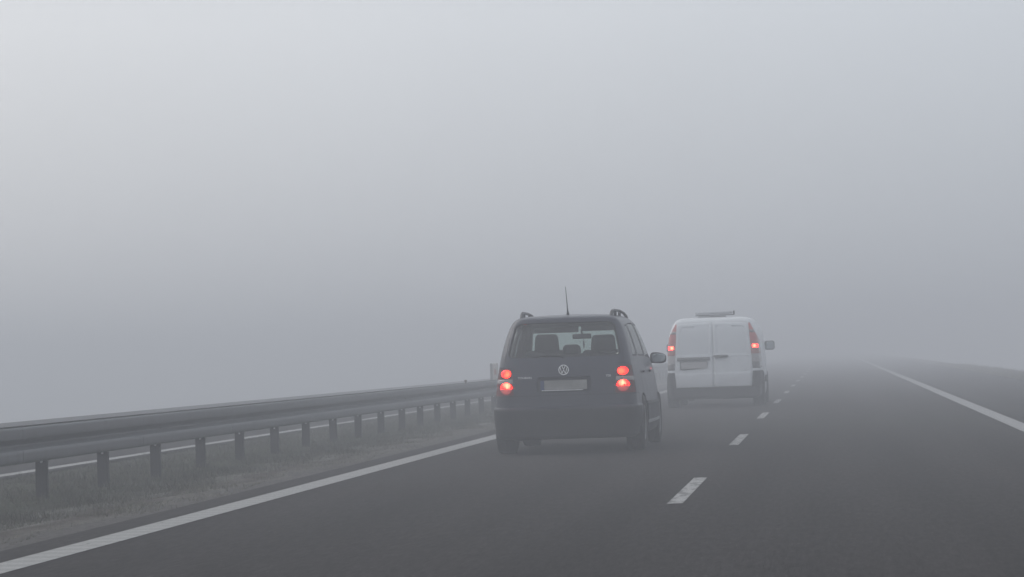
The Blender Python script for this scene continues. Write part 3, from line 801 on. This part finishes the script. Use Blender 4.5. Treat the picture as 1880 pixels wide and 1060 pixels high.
    # number plate, white with a blue band
    b = bmesh.new(); box(b, (.018, 0, 0), (.475, .006, .105), .003); pl = obj('number_plate', b, mat('number_plate_white', (.27, .27, .26), .5, noise=(7, .30, 2)), root); pl.location = (0.0, .066, .768)
    b = bmesh.new(); box(b, (-.242, -.0005, 0), (.042, .007, .105), .003); obj('blue_band', b, mat('plate_blue', (.03, .055, .14), .45, noise=(12, .15)), pl)
    b = bmesh.new(); box(b, (-.02, -.006, -.058), (.46, .010, .008), .003); o = obj('plate_frame', b, M_LETTER, pl)
    # tailgate handle strip above the plate
    b = bmesh.new(); box(b, (0, .062, .862), (.56, .03, .022), .008, seg=3); obj('handle_strip', b, PAINT, root, smooth=True)
    # round emblem: ring with a V above a W
    em = bpy.data.objects.new('emblem', None); COL.objects.link(em); em.parent = root; em.location = (0, .078, .935); em.rotation_euler = (R(-8), 0, 0)
    b = bmesh.new()
    lathe(b, [(.0505, -.003), (.0565, -.003), (.0565, .004), (.0505, .004), (.0505, -.003)], 'Y', 40) if False else None
    for i in range(40):
        a0, a1 = 2 * math.pi * i / 40, 2 * math.pi * (i + 1) / 40
        vv = [b.verts.new((r_ * math.cos(a), y, r_ * math.sin(a))) for a in (a0, a1) for r_, y in ((.049, -.004), (.0575, -.004), (.0575, .006), (.049, .006))]
        for k in range(4): b.faces.new((vv[k], vv[(k + 1) % 4], vv[4 + (k + 1) % 4], vv[4 + k]))
    def stroke(p, q, t=.0062):
        a, c = Vector((p[0], 0, p[1])), Vector((q[0], 0, q[1])); d = (c - a); ln = d.length; an = math.atan2(d.x, d.z)
        box(b, (a + c) / 2, (t, .007, ln + t * .4), 0, Matrix.Rotation(an, 3, 'Y'))
    stroke((-.019, .046), (-.0015, .0065)); stroke((.019, .046), (.0015, .0065))
    for s in (-1, 1): stroke((s * .040, .030), (s * .019, -.040)); stroke((s * .019, -.040), (s * .001, -.001))
    bmesh.ops.remove_doubles(b, verts=b.verts, dist=1e-5); bmesh.ops.recalc_face_normals(b, faces=b.faces)
    obj('badge', b, M_LETTER, em)
    b = bmesh.new(); lathe(b, [(.001, .004), (.049, .004), (.049, .008), (.001, .008)], 'Y', 32); obj('badge_back', b, M_PLASTIC, em)
    text_mesh('model_lettering', 'TOURAN', .033, M_LETTER, root, (-.437, .098, .846), .003, 1.12)
    text_mesh('engine_lettering', 'TDI', .033, M_LETTER, root, (.492, .108, .845), .003, 1.05)
    # wiper
    b = bmesh.new(); tube(b, [(-.34, .150, 1.083), (-.2, .147, 1.098), (-.05, .130, 1.090), (.0, .128, 1.07)], .008, 6); obj('rear_wiper', b, M_PLASTIC, root)
    # roof rails, aerial
    for s in (-1, 1):
        b = bmesh.new(); pts = [(s * .505, .62, 1.520), (s * .508, .66, 1.560), (s * .512, .74, 1.582), (s * .52, .9, 1.590), (s * .535, 1.5, 1.588), (s * .54, 2.0, 1.570), (s * .55, 2.28, 1.535), (s * .555, 2.36, 1.49)]
        tube(b, pts, [.024, .021, .018, .016, .016, .016, .017, .02], 10)
        rl = obj('roof_rail', b, mat('roof_rail_grey', (.06, .06, .065), .5, noise=(8, .2)), root, smooth=True)
        for yy in (.98, 1.6):
            b = bmesh.new(); box(b, (s * .523, yy, 1.55), (.03, .08, .07), .008); obj('rail_foot', b, M_PLASTIC, rl)
    b = bmesh.new(); tube(b, [(-.014, .95, 1.545), (-.014, .95, 1.565), (-.016, .945, 1.60), (-.018, .94, 1.66), (-.024, .93, 1.78), (-.029, .92, 1.875)], [.022, .016, .009, .006, .0042, .0034], 8)
    obj('aerial', b, M_PLASTIC, root, smooth=True)
    # door mirrors
    for s in (-1, 1):
        e = bpy.data.objects.new('door_mirror', None); COL.objects.link(e); e.parent = root; e.location = (s * .868, 3.02, 1.028)
        b = bmesh.new(); bmesh.ops.create_cube(b, size=1); bmesh.ops.subdivide_edges(b, edges=b.edges, cuts=5, use_grid_fill=True)
        for v in b.verts:
            p = v.co * 2; e4 = 3.2; n_ = (abs(p.x) ** e4 + abs(p.y) ** e4 + abs(p.z) ** e4) ** (1 / e4); p = p / n_ * 1.0
            px = p.x * s
            v.co = Vector((p.x * .098, p.y * (.06 if p.y > 0 else .022), p.z * .066 * (1 - .10 * px) - .008 * px))
        obj('mirror_housing', b, M_PLASTIC, e, smooth=True)
        b = bmesh.new(); lathe(b, [(.001, 0), (.9, 0), (1, .15), (1, .6), (.001, .6)], 'Y', 28)
        for v in b.verts:
            r_ = math.hypot(v.co.x, v.co.z); 
            if r_ > 1e-6:
                e4 = 3.4; n_ = (abs(v.co.x / r_) ** e4 + abs(v.co.z / r_) ** e4) ** (1 / e4)
                v.co.x = v.co.x / n_ * .082 + s * .004; v.co.z = v.co.z / n_ * .051
            v.co.y = v.co.y * .012 - .026
        obj('mirror_glass', b, M_MIRROR, e, smooth=False)
        b = bmesh.new(); tube(b, [(-s * .15, .06, -.04), (-s * .05, .03, -.03)], [.03, .025], 8); obj('mirror_arm', b, M_PLASTIC, e, smooth=True)
    for yy in (1.20, 2.05):
        for s in (-1, 1):
            b = bmesh.new(); xw = .737 * (1 + .11 * max(0, 1 - ((yy - 2.1) / 2.1) ** 2))
            box(b, (s * (xw + .016), yy, .885), (.028, .19, .03), .01, seg=3); obj('door_handle', b, PAINT, root, smooth=True)
    # headlamps and grille at the front
    for s in (-1, 1):
        b = bmesh.new(); box(b, (s * .52, 3.93, .66), (.30, .18, .15), .05, Matrix.Rotation(s * -.25, 3, 'Z'), 3); 
        bmesh.ops.translate(b, vec=(0, 0, 0), verts=b.verts); obj('headlamp', b, M_CLEARLENS, root, smooth=True)
    b = bmesh.new(); box(b, (0, 4.10, .62), (.62, .06, .12), .02); obj('grille', b, M_PLASTIC, root)
    return root
build_car()

# ------------------------------------------------------------------ the white van
def build_van():
    root = empty('delivery_van', (-2.268, 53.4, 0), 'white windowless delivery van with twin rear doors and tall red lamps', 'van')
    W = dirty_paint('white_van_paint', (.76, .79, .82), (.42, .42, .43), .25, .95, rough=.4, coat=.4)
    tab = [(.17, .78, .10, 4.50, .14, .35), (.22, .85, .03, 4.58, .15, .38), (.45, .872, .0, 4.65, .15, .42), (.65, .880, .014, 4.62, .15, .42), (.675, .876, .024, 4.6, .14, .42), (.95, .874, .05, 4.3, .13, .40), (1.0, .871, .055, 4.1, .13, .38),
           (1.13, .864, .065, 3.8, .13, .36), (1.40, .828, .095, 3.35, .13, .34), (1.55, .778, .13, 3.1, .13, .32), (1.64, .735, .17, 2.95, .13, .3), (1.69, .69, .22, 2.8, .14, .3), (1.72, .64, .32, 2.6, .17, .28), (1.738, .56, .5, 2.4, .2, .25), (1.745, .48, .75, 2.2, .2, .2)]
    lv = sorted(set(list(np.arange(.17, 1.64, .035)) + [.65, .658, .667, .675, .70, 1.65, 1.67, 1.69, 1.705, 1.72, 1.73, 1.738, 1.742, 1.745]))
    bm = shell(tab, lv, 4.65, .085, .04)
    RF = rearface(.5)
    # tall tail lamps in the rear corners
    RED = mat('red_lens', (.50, .10, .09), .28, coat=.4, noise=(30, .15)); PINK = mat('faded_red_lens', (.42, .13, .12), .28, coat=.4, noise=(30, .15))
    RIB = mat('ribbed_clear_lens', (.36, .34, .34), .3, coat=.3, noise=(50, .2))
    for s in (-1, 1):
        poly = [(s * .690, 1.62), (s * .715, 1.62), (s * .82, 1.42), (s * .95, 1.15), (s * .95, .78), (s * .88, .738), (s * .748, .738)]
        cf = cut(bm, poly, 'XZ', rearface(.62, .15))
        L0 = take(bm, cf, 'tail_lamp', RED, root, .0, 0, remove=True)
        nb = bmesh.new(); nb.from_mesh(L0.data); nb.normal_update()
        LIT = lamp_mat('lit_van_lens', (.4, .03, .02), (1, .058, .030), (.8, .004, .002), 22, 22, (s * .80, .1, 1.17), .05)
        for z0_, z1_, nm, mt in ((1.43, 1.485, 'clear_lens', M_CLEARLENS), (1.135, 1.20, 'running_light', LIT), (1.02, 1.135, 'upper_red_lens', PINK), (.86, 1.02, 'reversing_lens', RIB), (.738, .86, 'lower_lens', M_DARKLENS)):
            if nm == 'running_light': pp = rounded([(s * .755, z0_), (s * .862, z0_), (s * .862, z1_), (s * .755, z1_)], .015)
            else: pp = [(s * .6, z0_), (s * 1.0, z0_), (s * 1.0, z1_), (s * .6, z1_)]
            f2 = cut(nb, pp, 'XZ', lambda f: True)
            if f2: take(nb, f2, nm, mt, L0, .002, .003, remove=True)
        nb.to_mesh(L0.data); nb.free()
        for p_ in L0.data.polygons: p_.use_smooth = True
    # twin doors: each a part of its own, a hair proud of the dark gap round it
    for s in (-1, 1):
        outline = [(s * .003, .40), (s * .715, .40), (s * .736, .95), (s * .734, 1.22), (s * .680, 1.60), (s * .60, 1.635), (s * .003, 1.652)]
        outline = rounded(outline, .045) 
        cut(bm, grow(outline, .006), 'XZ', RF); inn = cut(bm, outline, 'XZ', RF); si = set(inn)
        for f in cut(bm, grow(outline, .006), 'XZ', RF):
            if f not in si: f.material_index = 1
        inn = cut(bm, outline, 'XZ', RF)
        d = take(bm, inn, 'rear_door', W, root, .004, .02)
        # pressed recess in the upper and lower panels: creases at z 0.98 and 0.60
        nb = bmesh.new(); nb.from_mesh(d.data); nb.normal_update()
        for pz, dep in ((rounded([(s * .06, 1.03), (s * .655, 1.03), (s * .615, 1.56), (s * .06, 1.585)], .05), .004),):
            ring = set(cut(nb, grow(pz, .016), 'XZ', lambda f: True)); ins = cut(nb, pz, 'XZ', lambda f: True)
            vs_ = {v for f in ins for v in f.verts}
            for v in vs_: v.co.y += dep
        for z_, dep in ((.99, -.006),):
            cut(nb, [(s * .0, z_ - .012), (s * .75, z_ - .012), (s * .75, z_ + .012), (s * .0, z_ + .012)], 'XZ', lambda f: True)
            ins = cut(nb, [(s * .0, z_ - .004), (s * .75, z_ - .004), (s * .75, z_ + .004), (s * .0, z_ + .004)], 'XZ', lambda f: True)
            for v in {v for f in ins for v in f.verts}: v.co.y += dep
        nb.to_mesh(d.data); nb.free()
        for p_ in d.data.polygons: p_.use_smooth = True
        if s < 0:
            b = bmesh.new(); box(b, (-.38, .030, .945), (.64, .04, .066), .02, seg=3); obj('grip_bar', b, mat('grey_grip_plastic', (.15, .15, .155), .6, noise=(12, .2)), d, smooth=True)
            b = bmesh.new(); box(b, (-.374, .038, .822), (.535, .014, .160), .02, seg=3)
            pf = obj('plate_frame', b, mat('plate_frame_grey', (.18, .18, .185), .6, noise=(12, .2)), d, smooth=True)
            b = bmesh.new(); box(b, (-.374, .028, .824), (.50, .008, .125), .006); obj('number_plate', b, mat('van_plate', (.45, .44, .44), .5, noise=(9, .12)), pf)
        else:
            b = bmesh.new(); tube(b, [(.012, .030, .984), (.04, .018, .984), (.15, .012, .986), (.25, .018, .988), (.285, .030, .988)], [.018, .027, .031, .027, .018], 10)
            obj('door_handle', b, mat('handle_grey_plastic', (.13, .135, .13), .6, noise=(12, .2)), d, smooth=True)
            b = bmesh.new()
            for (xa, wd) in ((.50, .022), (.53, .022), (.556, .02), (.59, .03), (.625, .02)): box(b, (xa, .044, .702), (wd, .006, .020), .002)
            obj('small_lettering', b, mat('faint_grey_lettering', (.25, .25, .26), .5, noise=(30, .1)), d)
            b = bmesh.new(); box(b, (.57, .044, .606 + .02), (.15, .006, .014), .003); obj('badge_strip', b, mat('badge_grey', (.25, .25, .26), .5, noise=(30, .1)), d)
    # black bumper
    lowb = cut(bm, [(-1.1, .1), (1.1, .1), (1.1, .398), (-1.1, .398)], 'XZ', rearface(.55, -.0))
    take(bm, lowb, 'bumper', M_DIRTPL, root, .004, .015)
    for s in (-1, 1):
        fs = cut(bm, [(s * .724, .398), (s * 1.1, .398), (s * 1.1, .69), (s * .748, .69)], 'XZ', rearface(.75, .99))
        take(bm, fs, 'corner_bumper', M_DIRTPL, root, .004, .015)
    # side front windows and windscreen
    GS = glass('van_side_glass', (.5, .55, .55), .12, .05)
    poly = rounded([(3.05, 1.10), (3.95, 1.08), (3.35, 1.50), (3.0, 1.52)], .05)
    cut(bm, poly, 'YZ', sideface)
    for s in (-1, 1):
        take(bm, [f for f in cut(bm, poly, 'YZ', sideface) if f.normal.x * s > 0], 'side_window', GS, root, -.004, .003)
    take(bm, cut(bm, rounded([(-.78, 1.08), (.78, 1.08), (.68, 1.60), (-.68, 1.60)], .08), 'XZ', frontface), 'windscreen', glass('van_windscreen', (.8, .9, .87), .03), root, -.004, .003)
    for y in (1.15, 2.9):
        for f in cut(bm, [(y - .006, .35), (y + .006, .35), (y + .006, 1.6), (y - .006, 1.6)], 'YZ', sideface): f.material_index = 1
    for s in (-1, 1):
        fs = [f for f in cut(bm, [(1.5, .46), (3.4, .46), (3.4, .58), (1.5, .58)], 'YZ', sideface) if f.normal.x * s > 0]
        take(bm, fs, 'rub_strip', M_DIRTPL, root, .014, .012, remove=False)
    RA, FA = .98, 4.0
    wheel_arches(bm, root, (RA, FA), .375, .325, .55, M_PLASTIC, .86)
    body = obj('body', bm, None, root, smooth=True, mats=[W, mat('white_panel_gap', (.40, .40, .41), .8, noise=(20, .2)), M_PLASTIC, M_LINING])
    md = body.modifiers.new('thickness', 'SOLIDIFY'); md.thickness = .022; md.offset = -1; md.material_offset = 3; md.material_offset_rim = 1
    for s in (-1, 1):
        wheel(root, (s * .83, RA, .33), .33, .22, s); wheel(root, (s * .83, FA, .33), .33, .22, s)
    b = bmesh.new(); box(b, (0, 2.3, .27), (1.25, 3.6, .10), .03); obj('floor_pan', b, M_PLASTIC, root)
    b = bmesh.new(); tube(b, [(-.45, .2, .22), (-.45, .9, .24)], .09, 12); box(b, (0, RA, .28), (1.3, .12, .10), .03); obj('silencer', b, M_PLASTIC, root, smooth=True)
    # mirrors
    for s in (-1, 1):
        e = bpy.data.objects.new('door_mirror', None); COL.objects.link(e); e.parent = root; e.location = (s * 1.005, 3.75, 1.172)
        b = bmesh.new(); box(b, (0, .02, 0), (.205, .11, .185), .045, seg=4); obj('mirror_housing', b, M_PLASTIC, e, smooth=True)
        b = bmesh.new(); box(b, (s * .004, -.036, 0), (.165, .012, .15), .005); obj('mirror_glass', b, M_MIRROR, e)
        b = bmesh.new(); tube(b, [(-s * .16, .05, -.05), (-s * .06, .03, -.04)], [.035, .03], 8); obj('mirror_arm', b, M_PLASTIC, e, smooth=True)
    # low roof carrier: dark cross bars with a white slab and an end stop
    rk = bpy.data.objects.new('roof_carrier', None); COL.objects.link(rk); rk.parent = root; rk.location = (0, .95, 1.745)
    b = bmesh.new(); box(b, (.02, 0, .045), (.76, .05, .018), .005); obj('cross_bar', b, M_PLASTIC, rk)
    b = bmesh.new(); box(b, (-.03, -.06, .018), (.54, .10, .018), .006); obj('base_plate', b, mat('carrier_base_grey', (.12, .12, .12), .6, noise=(12, .2)), rk)
    b = bmesh.new(); box(b, (.0, .22, .092), (.72, .36, .05), .012, seg=3); obj('slab', b, W, rk, smooth=True)
    b = bmesh.new(); box(b, (.395, 0, .085), (.028, .05, .075), .006); obj('end_stop', b, M_PLASTIC, rk)
    for s in (-1, 1):
        b = bmesh.new(); box(b, (s * .6, 4.38, .70), (.26, .20, .22), .05, seg=3); obj('headlamp', b, M_CLEARLENS, root, smooth=True)
    return root
build_van()

# ------------------------------------------------------------------ fog
bm = bmesh.new(); box(bm, (0, 400, -3.0), (1600, 1060, 15.0))
for v in bm.verts: v.co.z = -9.6 if v.co.z < 0 else 4.0
M = bpy.data.materials.new('fog'); M.use_nodes = True; t = M.node_tree; t.nodes.clear()
pv = t.nodes.new('ShaderNodeVolumePrincipled'); pv.inputs['Color'].default_value = (.87, .892, .94, 1); pv.inputs['Density'].default_value = FOG_DENSITY
pv.inputs['Anisotropy'].default_value = 0.1
out = t.nodes.new('ShaderNodeOutputMaterial'); t.links.new(pv.outputs[0], out.inputs['Volume'])
hz = obj('haze', bm, M); tag(hz, 'dense pale grey fog lying over the whole motorway', 'fog', kind='stuff')
